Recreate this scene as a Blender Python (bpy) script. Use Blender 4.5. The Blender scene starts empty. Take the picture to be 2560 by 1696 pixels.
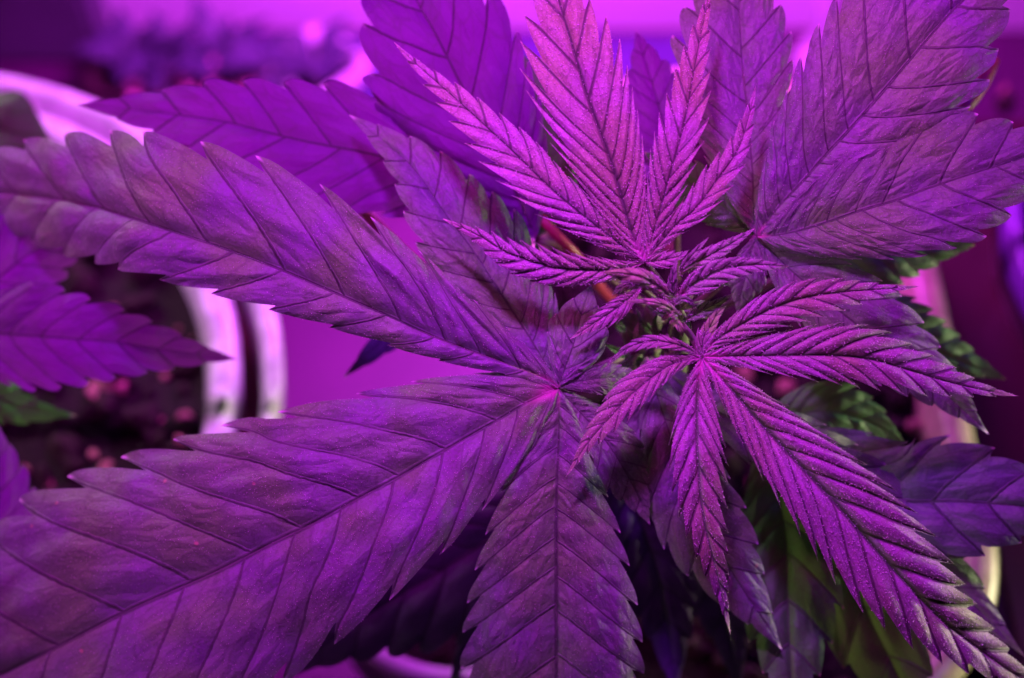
import bpy, bmesh, math, random
import numpy as np
from mathutils import Vector, Matrix, noise

random.seed(7)
rng = np.random.default_rng(7)
sc = bpy.context.scene

# ------------------------------------------------------------------ camera
PITCH = math.radians(55)          # looking down on the plant
LENS, SENSOR = 50.0, 36.0
FOCUS = 0.33                      # metres to the plane of the young leaves
FWD = np.array([0, math.cos(PITCH), -math.sin(PITCH)])
RIGHT = np.array([1.0, 0, 0])
UP = np.cross(RIGHT, FWD)
CAM = -FWD * FOCUS
cam_d = bpy.data.cameras.new('camera')
cam_d.lens, cam_d.sensor_width = LENS, SENSOR
cam_d.clip_start, cam_d.clip_end = 0.01, 20
cam_d.dof.use_dof = True
cam_d.dof.focus_distance = FOCUS + 0.005
cam_d.dof.aperture_fstop = 5.8
cam = bpy.data.objects.new('camera', cam_d)
sc.collection.objects.link(cam)
cam.location = CAM
cam.rotation_euler = (math.pi / 2 - PITCH, 0, 0)
sc.camera = cam
PX = SENSOR / LENS / 2560.0       # metres per photo pixel at one metre

def P(x, y, d):
    """a point seen at photo pixel x,y, d centimetres behind the focal plane"""
    D = FOCUS + d * 0.01
    return CAM + D * FWD + RIGHT * ((x - 1280) * PX * D) - UP * ((y - 848) * PX * D)

def PZ(x, y, z):
    """the point of the level plane z seen at photo pixel x,y"""
    r = FWD + RIGHT * ((x - 1280) * PX) - UP * ((y - 848) * PX)
    return CAM + r * ((z - CAM[2]) / r[2])

# ------------------------------------------------------------------ world, lamps, exposure
w = bpy.data.worlds.new('World')
sc.world = w
w.use_nodes = True
bg = w.node_tree.nodes['Background']
bg.inputs[0].default_value = (0.70, 1.0, 0.60, 1)
bg.inputs[1].default_value = 0.005

def area(name, loc, target, size, color, power, shape='DISK'):
    l = bpy.data.lights.new(name, 'AREA')
    l.shape = shape
    l.size = size
    l.color = color
    l.energy = power
    o = bpy.data.objects.new(name, l)
    sc.collection.objects.link(o)
    o.location = loc
    o.rotation_euler = (Vector(target) - Vector(loc)).to_track_quat('-Z', 'Y').to_euler()
    return o

vl = area('grow_lamp_violet', (-0.02, 0.015, 0.29), (-0.015, -0.01, 0), 0.030, (0.50, 0.042, 0.95), 0.78)
vl.data.spread = math.radians(110)
area('grow_lamp_red', (0.06, 0.05, 0.22), (0.03, 0.0, 0), 0.05, (1.0, 0.04, 0.70), 0.30)
area('grow_lamp_blue', (0.24, 0.10, 0.28), (0.10, 0, 0), 0.05, (0.20, 0.006, 1.0), 0.46)
area('wall_fill_back', (0.02, 0.34, 0.05), (0.0, 0.48, -0.24), 0.12, (0.72, 0.045, 1.0), 6.0)  # added lamp, turned away from the plants to brighten the wall
area('grow_lamp_left', (-0.34, 0.06, 0.22), (-0.20, 0.02, -0.05), 0.06, (0.92, 0.012, 1.0), 0.85)
area('room_light', (0.42, 0.04, -0.10), (0.08, 0.02, -0.10), 0.12, (1.0, 0.95, 0.60), 0.19).data.spread = math.radians(44)
rl = area('rim_fill_left', (-0.42, 0.42, 0.12), (-0.12, 0.10, -0.15), 0.10, (1.0, 0.80, 0.95), 0.16)  # added lamp that whitens the highlights on the left pot's rim
rl.data.spread = math.radians(45)

sc.view_settings.view_transform = 'Standard'
sc.view_settings.look = 'None'
sc.view_settings.exposure = 0
sc.view_settings.gamma = 1
sc.cycles.use_denoising = True
sc.cycles.max_bounces = 6
sc.cycles.sample_clamp_indirect = 4

# ------------------------------------------------------------------ helpers
COL = sc.collection
def tag(o, label=None, cat=None, group=None, kind=None):
    for k, v in (('label', label), ('category', cat), ('group', group), ('kind', kind)):
        if v: o[k] = v
    return o

def empty(name, loc=(0, 0, 0)):
    o = bpy.data.objects.new(name, None)
    o.empty_display_size = 0.01
    COL.objects.link(o)
    o.location = loc
    return o

def mesh_obj(name, verts, faces, mats, parent=None, smooth=True, uvs=None):
    me = bpy.data.meshes.new(name)
    verts = np.asarray(verts, dtype=float)
    me.from_pydata(verts.tolist(), [], faces if isinstance(faces, list) else faces.tolist())
    for m in (mats if isinstance(mats, (list, tuple)) else [mats]):
        me.materials.append(m)
    if smooth:
        me.polygons.foreach_set('use_smooth', [True] * len(me.polygons))
    if uvs is not None:
        vi = np.empty(len(me.loops), dtype=np.int64)
        me.loops.foreach_get('vertex_index', vi)
        for nm, uv in uvs.items():
            lay = me.uv_layers.new(name=nm)
            lay.data.foreach_set('uv', uv[vi].astype(np.float32).ravel())
    me.update()
    o = bpy.data.objects.new(name, me)
    COL.objects.link(o)
    if parent is not None:
        o.parent = parent
        o.matrix_parent_inverse = Matrix.Translation(-Vector(root_loc(parent)))
    return o

def root_loc(p):
    """world place of a parent: things stand at their base, parts are kept in world coordinates"""
    return p.location.copy() if p.parent is None else Vector((0, 0, 0))

def catmull(pts, n):
    """smooth curve through the points, n samples equally spaced along it"""
    p = np.asarray(pts, float)
    p = np.vstack([2 * p[0] - p[1], p, 2 * p[-1] - p[-2]])
    out = []
    for i in range(1, len(p) - 2):
        t = np.linspace(0, 1, 24, endpoint=False)[:, None]
        a, b, c, d = p[i - 1], p[i], p[i + 1], p[i + 2]
        out.append(.5 * ((2 * b) + (-a + c) * t + (2 * a - 5 * b + 4 * c - d) * t**2 + (-a + 3 * b - 3 * c + d) * t**3))
    out.append(p[-2][None])
    q = np.vstack(out)
    s = np.r_[0, np.cumsum(np.linalg.norm(np.diff(q, axis=0), axis=1))]
    L = s[-1]
    u = np.linspace(0, L, n)
    return np.stack([np.interp(u, s, q[:, k]) for k in range(3)], 1), L

def tube_data(path, r0, r1, seg=10, cap=True, rfun=None):
    path = np.asarray(path, float)
    n = len(path)
    T = np.gradient(path, axis=0)
    T /= np.linalg.norm(T, axis=1)[:, None] + 1e-12
    ref = np.array([0.31, 0.2, 0.93])
    vs, fs = [], []
    for i in range(n):
        a = np.cross(T[i], ref); a /= np.linalg.norm(a) + 1e-12
        b = np.cross(T[i], a)
        k = i / (n - 1)
        r = r0 + (r1 - r0) * k
        if rfun: r *= rfun(k)
        for j in range(seg):
            t = 2 * math.pi * j / seg
            vs.append(path[i] + r * (math.cos(t) * a + math.sin(t) * b))
    for i in range(n - 1):
        for j in range(seg):
            j2 = (j + 1) % seg
            fs.append((i * seg + j, i * seg + j2, (i + 1) * seg + j2, (i + 1) * seg + j))
    if cap:
        vs.append(path[0] - T[0] * r0 * .5); c0 = len(vs) - 1
        vs.append(path[-1] + T[-1] * r1 * .7); c1 = len(vs) - 1
        for j in range(seg):
            j2 = (j + 1) % seg
            fs.append((c0, j2, j))
            fs.append((c1, (n - 1) * seg + j, (n - 1) * seg + j2))
    return vs, fs

# ------------------------------------------------------------------ materials
class NT:
    def __init__(s, name):
        s.m = bpy.data.materials.new(name)
        s.m.use_nodes = True
        s.t = s.m.node_tree
        s.t.nodes.clear()
        s.out = s.n('ShaderNodeOutputMaterial')
    def n(s, typ, **kw):
        nd = s.t.nodes.new(typ)
        for k, v in kw.items(): setattr(nd, k, v)
        return nd
    def link(s, a, b): s.t.links.new(a, b)
    def val(s, x, sock):
        if isinstance(x, (int, float)): sock.default_value = x
        elif isinstance(x, tuple): sock.default_value = x if len(x) == 4 or sock.type == 'VECTOR' else (*x, 1)
        else: s.link(x, sock)
    def math(s, op, a, b=0.0, c=None, clamp=False):
        nd = s.n('ShaderNodeMath', operation=op, use_clamp=clamp)
        s.val(a, nd.inputs[0]); s.val(b, nd.inputs[1])
        if c is not None: s.val(c, nd.inputs[2])
        return nd.outputs[0]
    def mix(s, f, a, b):
        nd = s.n('ShaderNodeMix', data_type='RGBA')
        s.val(f, nd.inputs[0]); s.val(a, nd.inputs[6]); s.val(b, nd.inputs[7])
        return nd.outputs[2]
    def smooth(s, x, lo, hi, a=0.0, b=1.0):
        nd = s.n('ShaderNodeMapRange', interpolation_type='SMOOTHSTEP')
        s.val(x, nd.inputs[0]); nd.inputs[1].default_value = lo; nd.inputs[2].default_value = hi
        nd.inputs[3].default_value = a; nd.inputs[4].default_value = b
        return nd.outputs[0]
    def noise(s, vec, scale, detail=3, rough=.55, dist=0.0):
        nd = s.n('ShaderNodeTexNoise')
        if vec is not None: s.link(vec, nd.inputs['Vector'])
        nd.inputs['Scale'].default_value = scale
        nd.inputs['Detail'].default_value = detail
        nd.inputs['Roughness'].default_value = rough
        nd.inputs['Distortion'].default_value = dist
        return nd
    def bsdf(s, color, rough=.5, **kw):
        b = s.n('ShaderNodeBsdfPrincipled')
        s.val(color, b.inputs['Base Color']); s.val(rough, b.inputs['Roughness'])
        for k, v in kw.items(): s.val(v, b.inputs[k])
        return b

def leaf_material(name, colA, colB, vein, hub, tip, rough=.45, veinw=.045, cell=.55, bump=1.0,
                  trans=.22, tcol=(.30, .32, .22), sheen=.0, speck=0.0, midw=.02, hubr=.10, mott=.5, spots=0):
    N = NT(name)
    uvA = N.n('ShaderNodeUVMap', uv_map='cells')
    uvB = N.n('ShaderNodeUVMap', uv_map='blade')
    obj = N.n('ShaderNodeObjectInfo')
    geo = N.n('ShaderNodeNewGeometry')
    sa = N.n('ShaderNodeSeparateXYZ'); N.link(uvA.outputs[0], sa.inputs[0])
    sb = N.n('ShaderNodeSeparateXYZ'); N.link(uvB.outputs[0], sb.inputs[0])
    u, v, s_, y_ = sa.outputs[0], sa.outputs[1], sb.outputs[0], sb.outputs[1]
    pos = geo.outputs['Position']
    big = N.noise(pos, 60, 1.5, .5)
    mid = N.noise(pos, 420, 4, .62)
    fine = N.noise(pos, 2600, 3, .6)
    # side veins (run where u is a whole number), wavering a little
    wob = N.math('MULTIPLY', N.math('SUBTRACT', mid.outputs[0], .5), .06)
    fu = N.math('ABSOLUTE', N.math('SUBTRACT', N.math('FRACT', N.math('ADD', N.math('ADD', u, wob), .5)), .5))
    vn = N.smooth(fu, veinw * .35, veinw * 1.6, 1, 0)
    # thin at the margin
    md = N.smooth(y_, midw * .5, midw * 1.8, 1, 0)
    veins = N.math('MAXIMUM', vn, md)
    # net of tertiary veins: cells stretched between the side veins
    mp = N.n('ShaderNodeMapping'); mp.vector_type = 'POINT'
    N.link(uvA.outputs[0], mp.inputs[0]); mp.inputs['Scale'].default_value = (1.7, 2.6, 1)
    mp.inputs['Rotation'].default_value = (0, 0, .35)
    addv = N.n('ShaderNodeVectorMath', operation='MULTIPLY_ADD')
    dsn = N.noise(pos, 260, 0, .5)
    N.link(dsn.outputs[1], addv.inputs[0]); addv.inputs[1].default_value = (.20, .20, 0); N.link(mp.outputs[0], addv.inputs[2])
    vo = N.n('ShaderNodeTexVoronoi', feature='DISTANCE_TO_EDGE'); N.link(addv.outputs[0], vo.inputs['Vector'])
    vo.inputs['Scale'].default_value = 1.0
    vf = N.n('ShaderNodeTexVoronoi', feature='DISTANCE_TO_EDGE'); N.link(addv.outputs[0], vf.inputs['Vector'])
    vf.inputs['Scale'].default_value = 3.4
    net = N.smooth(vo.outputs[0], .0, .07, 1, 0)
    netf = N.smooth(vf.outputs[0], .0, .10, 1, 0)
    m1 = N.smooth(big.outputs[0], .30, .70)
    col = N.mix(m1, colA, colB)
    dk = tuple(c * .62 for c in colA)
    gr = N.noise(pos, 1100, 4, .65)
    col = N.mix(N.math('MULTIPLY', N.smooth(gr.outputs[0], .42, .66), mott), col, dk)
    lt = tuple(min(1, c * 1.5 + .02) for c in colB)
    col = N.mix(N.math('MULTIPLY', N.smooth(fine.outputs[0], .50, .74), mott * .8), col, lt)
    col = N.mix(N.math('MULTIPLY', net, .38), col, vein)
    col = N.mix(N.math('MULTIPLY', veins, .85), col, vein)
    if spots:
        vs_ = N.n('ShaderNodeTexVoronoi', feature='F1'); N.link(pos, vs_.inputs['Vector']); vs_.inputs['Scale'].default_value = 130
        vc = N.n('ShaderNodeSeparateColor'); N.link(vs_.outputs['Color'], vc.inputs[0])
        sm = N.math('MULTIPLY', N.smooth(vs_.outputs['Distance'], .04, .10, 1, 0), N.math('GREATER_THAN', vc.outputs[0], .80))
        col = N.mix(N.math('MULTIPLY', sm, spots), col, (.55, .38, .16))
    br = N.math('MULTIPLY_ADD', obj.outputs['Random'], .22, .89)
    hs = N.n('ShaderNodeHueSaturation'); N.link(br, hs.inputs['Value']); N.link(col, hs.inputs['Color'])
    col = hs.outputs[0]
    # pink junction where the leaflets meet and pale horny tooth tips
    sv = N.math('MULTIPLY_ADD', y_, .12, s_)
    col = N.mix(N.math('MULTIPLY', N.smooth(sv, 0.01, hubr, 1, 0), .85), col, hub)
    tipm = N.math('MULTIPLY', N.smooth(fu, .03, .12, 1, 0), N.smooth(y_, .955, 1.0))
    tipm = N.math('MAXIMUM', tipm, N.smooth(s_, .968, .995))
    col = N.mix(tipm, col, tip)
    # bump: cells swell between the nets, plus skin grain
    h = N.math('MULTIPLY', N.smooth(vo.outputs[0], 0, .42), cell)
    h = N.math('ADD', h, N.math('MULTIPLY', N.smooth(vf.outputs[0], 0, .5), .16 * cell))
    h = N.math('ADD', h, N.math('MULTIPLY', mid.outputs[0], .16))
    h = N.math('ADD', h, N.math('MULTIPLY', gr.outputs[0], .55))
    h = N.math('SUBTRACT', h, N.math('MULTIPLY', veins, .9))
    bp = N.n('ShaderNodeBump'); N.link(h, bp.inputs['Height'])
    bp.inputs['Distance'].default_value = 0.00055 * bump
    bp.inputs['Strength'].default_value = .85
    rg = N.math('MULTIPLY_ADD', N.math('SUBTRACT', gr.outputs[0], .5), .30, rough)
    b = N.bsdf(col, rg)
    b.inputs['Specular IOR Level'].default_value = .45
    b.inputs['Sheen Weight'].default_value = sheen
    b.inputs['Sheen Roughness'].default_value = .4
    b.inputs['Sheen Tint'].default_value = (1, .9, .95, 1)
    N.link(bp.outputs[0], b.inputs['Normal'])
    tr = N.n('ShaderNodeBsdfTranslucent')
    N.link(N.mix(N.math('MULTIPLY', veins, .7), tcol, vein), tr.inputs[0])
    N.link(bp.outputs[0], tr.inputs['Normal'])
    mx = N.n('ShaderNodeMixShader'); mx.inputs[0].default_value = trans
    N.link(b.outputs[0], mx.inputs[1]); N.link(tr.outputs[0], mx.inputs[2])
    N.link(mx.outputs[0], N.out.inputs[0])
    return N.m

M_YOUNG = leaf_material('young_leaf', (.31, .38, .14), (.38, .20, .35), (.07, .06, .05), (.80, .16, .50), (.80, .60, .50),
                        rough=.5, veinw=.075, cell=.30, bump=.8, trans=.12, tcol=(.4, .3, .3), sheen=.25, midw=.045, mott=.65, hubr=.11)
M_MATURE = leaf_material('mature_leaf', (.155, .38, .085), (.19, .10, .22), (.075, .07, .06), (.55, .12, .30), (.75, .60, .60),
                         rough=.50, veinw=.028, cell=.95, bump=.95, mott=.55, spots=.7, trans=.16, tcol=(.26, .22, .24), sheen=.15, midw=.016, hubr=.05)
M_LOWER = leaf_material('lower_leaf', (.12, .008, .17), (.17, .012, .22), (.05, .035, .035), (.3, .1, .15), (.30, .22, .25),
                        rough=.62, veinw=.026, cell=.45, bump=1.0, trans=.30, tcol=(.40, .08, .36), sheen=0, midw=.02, hubr=.03, mott=.2)
M_DEEP = leaf_material('shadow_tinted_leaf', (.05, .02, .10), (.08, .02, .13), (.02, .01, .03), (.1, .04, .05), (.2, .14, .16),
                       rough=.55, veinw=.03, cell=.25, bump=.6, trans=.08, tcol=(.05, .03, .08), hubr=.03, mott=.2)  # near-black violet puts the shadow of the leaves above into the colour
M_SHADE = leaf_material('shade_tinted_leaf', (.035, .22, .02), (.05, .24, .03), (.05, .07, .03), (.2, .12, .1), (.5, .4, .2),
                        rough=.5, veinw=.03, cell=.35, bump=.7, trans=.15, tcol=(.16, .24, .06), sheen=.0, midw=.015, hubr=.03)  # dark green stands for leaves shaded from the grow lamps
M_EDGE = leaf_material('edge_leaf', (.06, .16, .06), (.12, .10, .16), (.03, .05, .03), (.2, .12, .1), (.5, .4, .4),
                       rough=.5, veinw=.03, cell=.6, bump=1.0, trans=.12, tcol=(.12, .14, .12), hubr=.03, mott=.3)
M_BUD = leaf_material('bud_leaf', (.27, .40, .20), (.34, .34, .28), (.07, .08, .05), (.70, .20, .42), (.95, .72, .55),
                      rough=.5, veinw=.10, cell=.25, bump=.7, trans=.15, tcol=(.4, .34, .2), sheen=.4, midw=.07, hubr=.16, mott=.6)

M_CURL = leaf_material('curled_bud_leaf', (.32, .62, .12), (.42, .55, .22), (.10, .16, .05), (.60, .20, .35), (.95, .72, .50),
                       rough=.5, veinw=.08, cell=.25, bump=.7, trans=.15, tcol=(.4, .45, .2), sheen=.3, midw=.07, hubr=.12, mott=.5)

def simple(name, col, rough=.5, spec=.5, nscale=200, var=.25, bump=0.0, **kw):
    N = NT(name)
    geo = N.n('ShaderNodeNewGeometry')
    no = N.noise(geo.outputs['Position'], nscale, 4, .6)
    c2 = tuple(max(0, c * (1 - var)) for c in col)
    c = N.mix(N.smooth(no.outputs[0], .3, .7), col, c2)
    b = N.bsdf(c, rough, **kw)
    b.inputs['Specular IOR Level'].default_value = spec
    if bump:
        bp = N.n('ShaderNodeBump'); N.link(no.outputs[0], bp.inputs['Height']); bp.inputs['Distance'].default_value = bump
        N.link(bp.outputs[0], b.inputs['Normal'])
    N.link(b.outputs[0], N.out.inputs[0])
    return N.m

M_TRICH = simple('gland_head', (.95, .85, .80), .2, .8, 900, .2)
M_HAIR = simple('leaf_hair', (.50, .38, .42), .4, .4, 900, .2)
M_STALK = simple('red_petiole', (.40, .03, .09), .4, .5, 300, .35, .0002)
M_PET = simple('leaf_stalk', (.20, .08, .12), .45, .4, 300, .35, .0002)
M_STEM = simple('green_stem', (.22, .26, .12), .45, .5, 300, .35, .0003)
M_PLASTIC = simple('white_plastic', (.74, .74, .74), .14, .6, 90, .40)
M_CREAM = simple('cream_plastic', (.48, .44, .24), .3, .5, 80, .4)
M_VIO = simple('violet_plastic', (.16, .05, .30), .3, .5, 30, .2)
M_GREYPOT = simple('grey_plastic', (.42, .42, .42), .35, .4, 30, .1)
M_TRAY = simple('tray_plastic', (.70, .70, .70), .25, .5, 30, .06)
M_INNER = simple('body_and_gap_shade', (.16, .012, .03), .4, .4, 30, .2)
M_DARKPOT = simple('dark_plastic', (.05, .02, .025), .35, .5, 30, .2)
M_SOIL = simple('potting_soil', (.016, .009, .008), .9, .2, 300, .5, .002)
M_CLUMP = simple('soil_clump', (.028, .014, .012), .85, .2, 500, .5, .001)
M_PERL = simple('bark_chip', (.45, .20, .16), .7, .3, 500, .4, .001)
M_WALL = simple('tent_wall', (.74, .72, .76), .5, .4, 6, .12)
M_BENCH = simple('bench_top', (.085, .008, .07), .4, .5, 12, .25)
M_BOX = simple('maroon_shade', (.035, .003, .006), .5, .4, 20, .3)
M_CAB = simple('dark_cabinet', (.10, .08, .12), .5, .4, 12, .3)

# ------------------------------------------------------------------ leaflet builder
FS_M = np.array([0, .03, .07, .13, .22, .34, .48, .62, .76, .88, .96])
STYLES = dict(
    young=dict(mat=M_YOUNG, cot=1.85, D=.34, drop=.12, pw=.75, A=.25, groove=.14, peak=.50, fold=.10, arch=.12, curl=.12, rows=13, cell=.03, bexp2=.60, trich=1.0, hair=1.0, tail=.14, vexp=1.12, tipp=1.25),
    mature=dict(mat=M_MATURE, wave=.06, cot=1.05, D=.165, belly=.045, drop=.09, pw=.55, A=.075, mott=0, groove=.05, peak=.55, fold=.0, arch=.07, curl=.12, rows=14, trich=.10, hair=0, tail=.10, vexp=1.22, tipp=1.15),
    lower=dict(mat=M_LOWER, wave=.12, cot=1.15, D=.12, belly=.09, drop=.09, pw=.50, A=.09, groove=.04, peak=.52, fold=.0, arch=.04, curl=.04, rows=8, trich=0, hair=0, tail=.10, vexp=1.15, tipp=1.1),
    shade=dict(mat=M_SHADE, cot=1.05, D=.17, drop=.14, pw=.55, A=.10, groove=.05, peak=.52, fold=.0, arch=.05, curl=.10, rows=9, trich=0, hair=0, tail=.10, vexp=1.2, tipp=1.1),
    bud=dict(mat=M_BUD, cot=1.9, D=.13, drop=.15, pw=.9, A=.28, groove=.30, peak=.36, fold=.35, arch=.20, curl=.15, rows=8, trich=1.0, hair=1.0, tail=.30, vexp=1.1, tipp=.9),
)
TR = {}          # trichomes gathered per leaf: parent name -> list of (points, normals)
HR = {}

def smoothnoise1(n, k, r):
    """k random knots interpolated smoothly over n samples"""
    kn = r.normal(size=k)
    x = np.linspace(0, k - 1, n)
    i = np.clip(x.astype(int), 0, k - 2)
    f = x - i
    f = f * f * (3 - 2 * f)
    return kn[i] * (1 - f) + kn[i + 1] * f

def leaflet(parent, pts, dep, wl, wr, n, style='mature', tl=0, tr=0, name='leaflet', label=None, density=1.0, **ov):
    S = dict(STYLES[style]); S.update(ov)
    r = np.random.default_rng(abs(hash((round(pts[0][0]), round(pts[-1][0]), round(pts[-1][1]), n))) % (2**31))
    pts = np.asarray(pts, float)
    seg = np.r_[0, np.cumsum(np.hypot(*np.diff(pts, axis=0).T))]
    Lpx = seg[-1]
    dd = np.interp(seg / Lpx, np.linspace(0, 1, len(dep)), dep)
    p3 = [P(x, y, d) for (x, y), d in zip(pts, dd)]
    NS = 240
    C, L = catmull(p3, NS)
    T = np.gradient(C, axis=0); T /= np.linalg.norm(T, axis=1)[:, None]
    V = CAM - C; V /= np.linalg.norm(V, axis=1)[:, None]
    LF = np.cross(V, T); LF /= np.linalg.norm(LF, axis=1)[:, None]
    NO = np.cross(T, LF)
    D3 = (C - CAM) @ FWD
    su = np.linspace(0, 1, NS)
    verts, faces, uvc, uvb = [], [], [], []
    def shape(s, pk):
        a = np.sin(np.pi / 2 * np.clip(s / pk, 0, 1)) ** S.get('bexp', .85)
        q = np.clip((s - pk) / (1 - pk), 0, 1)
        b = (1 - q ** 1.6) ** S['tipp'] * (1 - .25 * q)
        return np.where(s < pk, a, b) + .006
    wiggle = smoothnoise1(NS, 6, r) * .012 * L
    for side, (W0, tilt) in enumerate(((wl, tl), (wr, tr))):
        sg = 1 if side == 0 else -1
        off = 0.0 if side == 0 else .35
        fs = FS_M
        tt = np.concatenate([i + fs for i in range(n + 1)] + [[n + 1.0]])
        jit = r.normal(size=n + 3) * .045
        u = tt / (n + 1)
        lead = .0
        se = u ** S.get('warp', 1.05)
        # random tooth spacing
        se = np.clip(se + np.interp(tt, np.arange(n + 3), np.r_[0, jit[1:-2], 0, 0] * .35 / (n + 1) * 4), 0, 1)
        se = np.maximum.accumulate(se)
        Wp = W0 * shape(se, S.get('pkl' if side == 0 else 'pkr', S['peak']))                         # in photo pixels
        adv = S['cot'] * Wp / Lpx
        sb = se - np.minimum(adv, se * .96)
        sb = np.maximum.accumulate(sb)
        sp = 1.0 / (n + 1) * L                       # tooth spacing, metres
        i_t = np.minimum(np.floor(tt + 1e-9).astype(int), n)
        f = tt - i_t
        last = i_t >= n
        drop = S['drop']
        e = np.where(f < drop, 1 - S['D'] * np.sin(np.pi / 2 * np.clip(f / drop, 0, 1)),
                     1 - S['D'] * (1 - np.clip((f - drop) / (1 - drop), 0, 1) ** S['pw']))
        xx = np.clip((f - drop) / (1 - drop), 0, 1)
        e = e + S.get('belly', 0) * np.sin(np.pi * xx ** 1.15) * (f > drop)
        Dj = 1 + r.normal(size=n + 3) * .10
        e = 1 - (1 - e) * Dj[i_t]
        # first lobes and the tail have no teeth
        e = np.where(last, 1 - (1 - e) * np.exp(-((f) / .25) ** 2), e)
        e = np.where(i_t < 1, np.where(i_t == 0, 1 - (1 - e) * f, e), e)
        nv = S['rows']
        vv = np.linspace(0, 1, nv) ** .85
        VV = e[:, None] * vv[None, :]
        lobeA = (1 + r.normal(size=n + 3) * .12)[i_t]
        loberise = (r.normal(size=n + 3))
        lobe_t = np.interp(tt, np.arange(n + 3), loberise)
        sa = sb[:, None] + (se - sb)[:, None] * VV ** S['vexp']
        y_px = Wp[:, None] * VV
        idx = np.clip(sa, 0, 1) * (NS - 1)
        def at(arr):
            i0 = np.clip(idx.astype(int), 0, NS - 2); ff = (idx - i0)
            if arr.ndim == 1: return arr[i0] * (1 - ff) + arr[i0 + 1] * ff
            return arr[i0] * (1 - ff[..., None]) + arr[i0 + 1] * ff[..., None]
        Ca, LFa, NOa, Da = at(C), at(LF), at(NO), at(D3)
        a = math.radians(tilt)
        ym = y_px * PX * Da / max(.25, math.cos(a))
        Wm = (Wp * PX)[:, None] * Da / max(.25, math.cos(a))
        loc = np.minimum(1.0, Wm / (sp * 1.0))      # relief shrinks where the blade is narrow
        bul = np.sin(np.pi * np.clip(f, 0, 1)) ** S.get('bexp2', .75)
        bul = np.where(last, np.sin(np.pi * np.clip(f, 0, 1)) ** .8 * .6, bul)
        rise = np.clip(VV / .14, 0, 1); rise = rise * rise * (3 - 2 * rise)
        h = S['A'] * sp * bul[:, None] * lobeA[:, None] * rise * loc * (1 - .25 * VV)
        h += -S['groove'] * sp * np.exp(-(VV / .07) ** 2) * loc
        # swelling cells across each lobe
        cells = np.sin(VV * Wm / sp * 9 + lobe_t[:, None] * 3 + f[:, None] * 2.5) * np.sin(f * np.pi)[:, None]
        h += S.get('cell', .050) * sp * cells * rise * loc
        h += S['arch'] * Wm * np.sin(np.pi * np.clip(VV, 0, 1)) - S['curl'] * Wm * VV ** 3
        h += S['fold'] * ym
        h += at(wiggle) * VV * (1 if side == 0 else -.7) * .6
        h += S.get('wave', .06) * sp * lobe_t[:, None] * VV ** 2 * loc
        dirn = (sg * math.cos(a)) * LFa + math.sin(a) * NOa
        nrm = math.cos(a) * NOa - sg * math.sin(a) * LFa
        X = Ca + dirn * ym[..., None] + nrm * h[..., None]
        base = len(verts)
        nt = len(tt)
        verts.extend(X.reshape(-1, 3).tolist())
        yc = ym / sp
        uvc.append(np.stack([np.repeat((tt + side * 37)[:, None], nv, 1), yc + side * 11], -1).reshape(-1, 2))
        uvb.append(np.stack([np.clip(sa, 0, 1), VV], -1).reshape(-1, 2))
        for i in range(nt - 1):
            for j in range(nv - 1):
                q = (base + i * nv + j, base + (i + 1) * nv + j, base + (i + 1) * nv + j + 1, base + i * nv + j + 1)
                faces.append(q[::-1] if side == 0 else q)
        # glands and hairs
        if S['trich'] * density > 0:
            A0, A1, A2, A3 = X[:-1, :-1], X[1:, :-1], X[1:, 1:], X[:-1, 1:]
            cr = np.cross(A2 - A0, A3 - A1)
            ar = np.linalg.norm(cr, axis=2) / 2
            nn = -sg * cr / (2 * ar[..., None] + 1e-15)
            flip = np.sign((nn * NOa[:-1, :-1]).sum(-1) + 1e-9)
            nn = nn * flip[..., None]
            wgt = ar * np.clip(np.sin(np.pi * np.clip(f[:-1] + .01, 0, 1)) * 1.9 - .35, .04, 1)[:, None]
            wgt[:, 0] *= .15
            wgt = wgt * (.35 + 1.3 * np.exp(-sa[:-1, :-1] * 3.2)) if style != 'mature' else wgt
            if style == 'mature':
                wgt = wgt * np.exp(-sa[:-1, :-1] * 3.0)
                cnt = int(wgt.sum() / (0.55e-3 ** 2) * density * S['trich'] * 10 * .55)
            else:
                cnt = int(ar.sum() / (0.72e-3 ** 2) * density * S['trich'])
            cnt = min(cnt, 9000)
            pr = (wgt / wgt.sum()).ravel()
            pick = r.choice(len(pr), size=cnt, p=pr)
            ii, jj = np.unravel_index(pick, ar.shape)
            a_, b_ = r.random(cnt)[:, None], r.random(cnt)[:, None]
            pt = A0[ii, jj] * (1 - a_) * (1 - b_) + A1[ii, jj] * a_ * (1 - b_) + A2[ii, jj] * a_ * b_ + A3[ii, jj] * (1 - a_) * b_
            TR.setdefault(parent.name, []).append((pt, nn[ii, jj], style))
            if S['hair'] > 0:
                # hairs along the margin
                E = X[:, -1]; E0 = X[:, -2]
                out = E - E0; out /= np.linalg.norm(out, axis=1)[:, None] + 1e-12
                ln = np.linalg.norm(np.diff(E, axis=0), axis=1)
                m = int(ln.sum() / .00030)
                pr2 = ln / ln.sum()
                k = r.choice(len(pr2), size=m, p=pr2)
                q = r.random(m)[:, None]
                pe = E[k] * (1 - q) + E[k + 1] * q
                nrm_e = NOa[k, -1]
                HR.setdefault(parent.name, []).append((pe, out[k] + nrm_e * (r.random(m)[:, None] * 1.0 - .1) + r.normal(size=(m, 3)) * .35))
                m2 = cnt // 8
                HR.setdefault(parent.name, []).append((pt[:m2], nn[ii, jj][:m2] + r.normal(size=(m2, 3)) * .45))
    o = mesh_obj(name, verts, faces, S['mat'], parent, True, {'cells': np.vstack(uvc), 'blade': np.vstack(uvb)})
    if label: o['label'] = label
    return o

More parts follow.
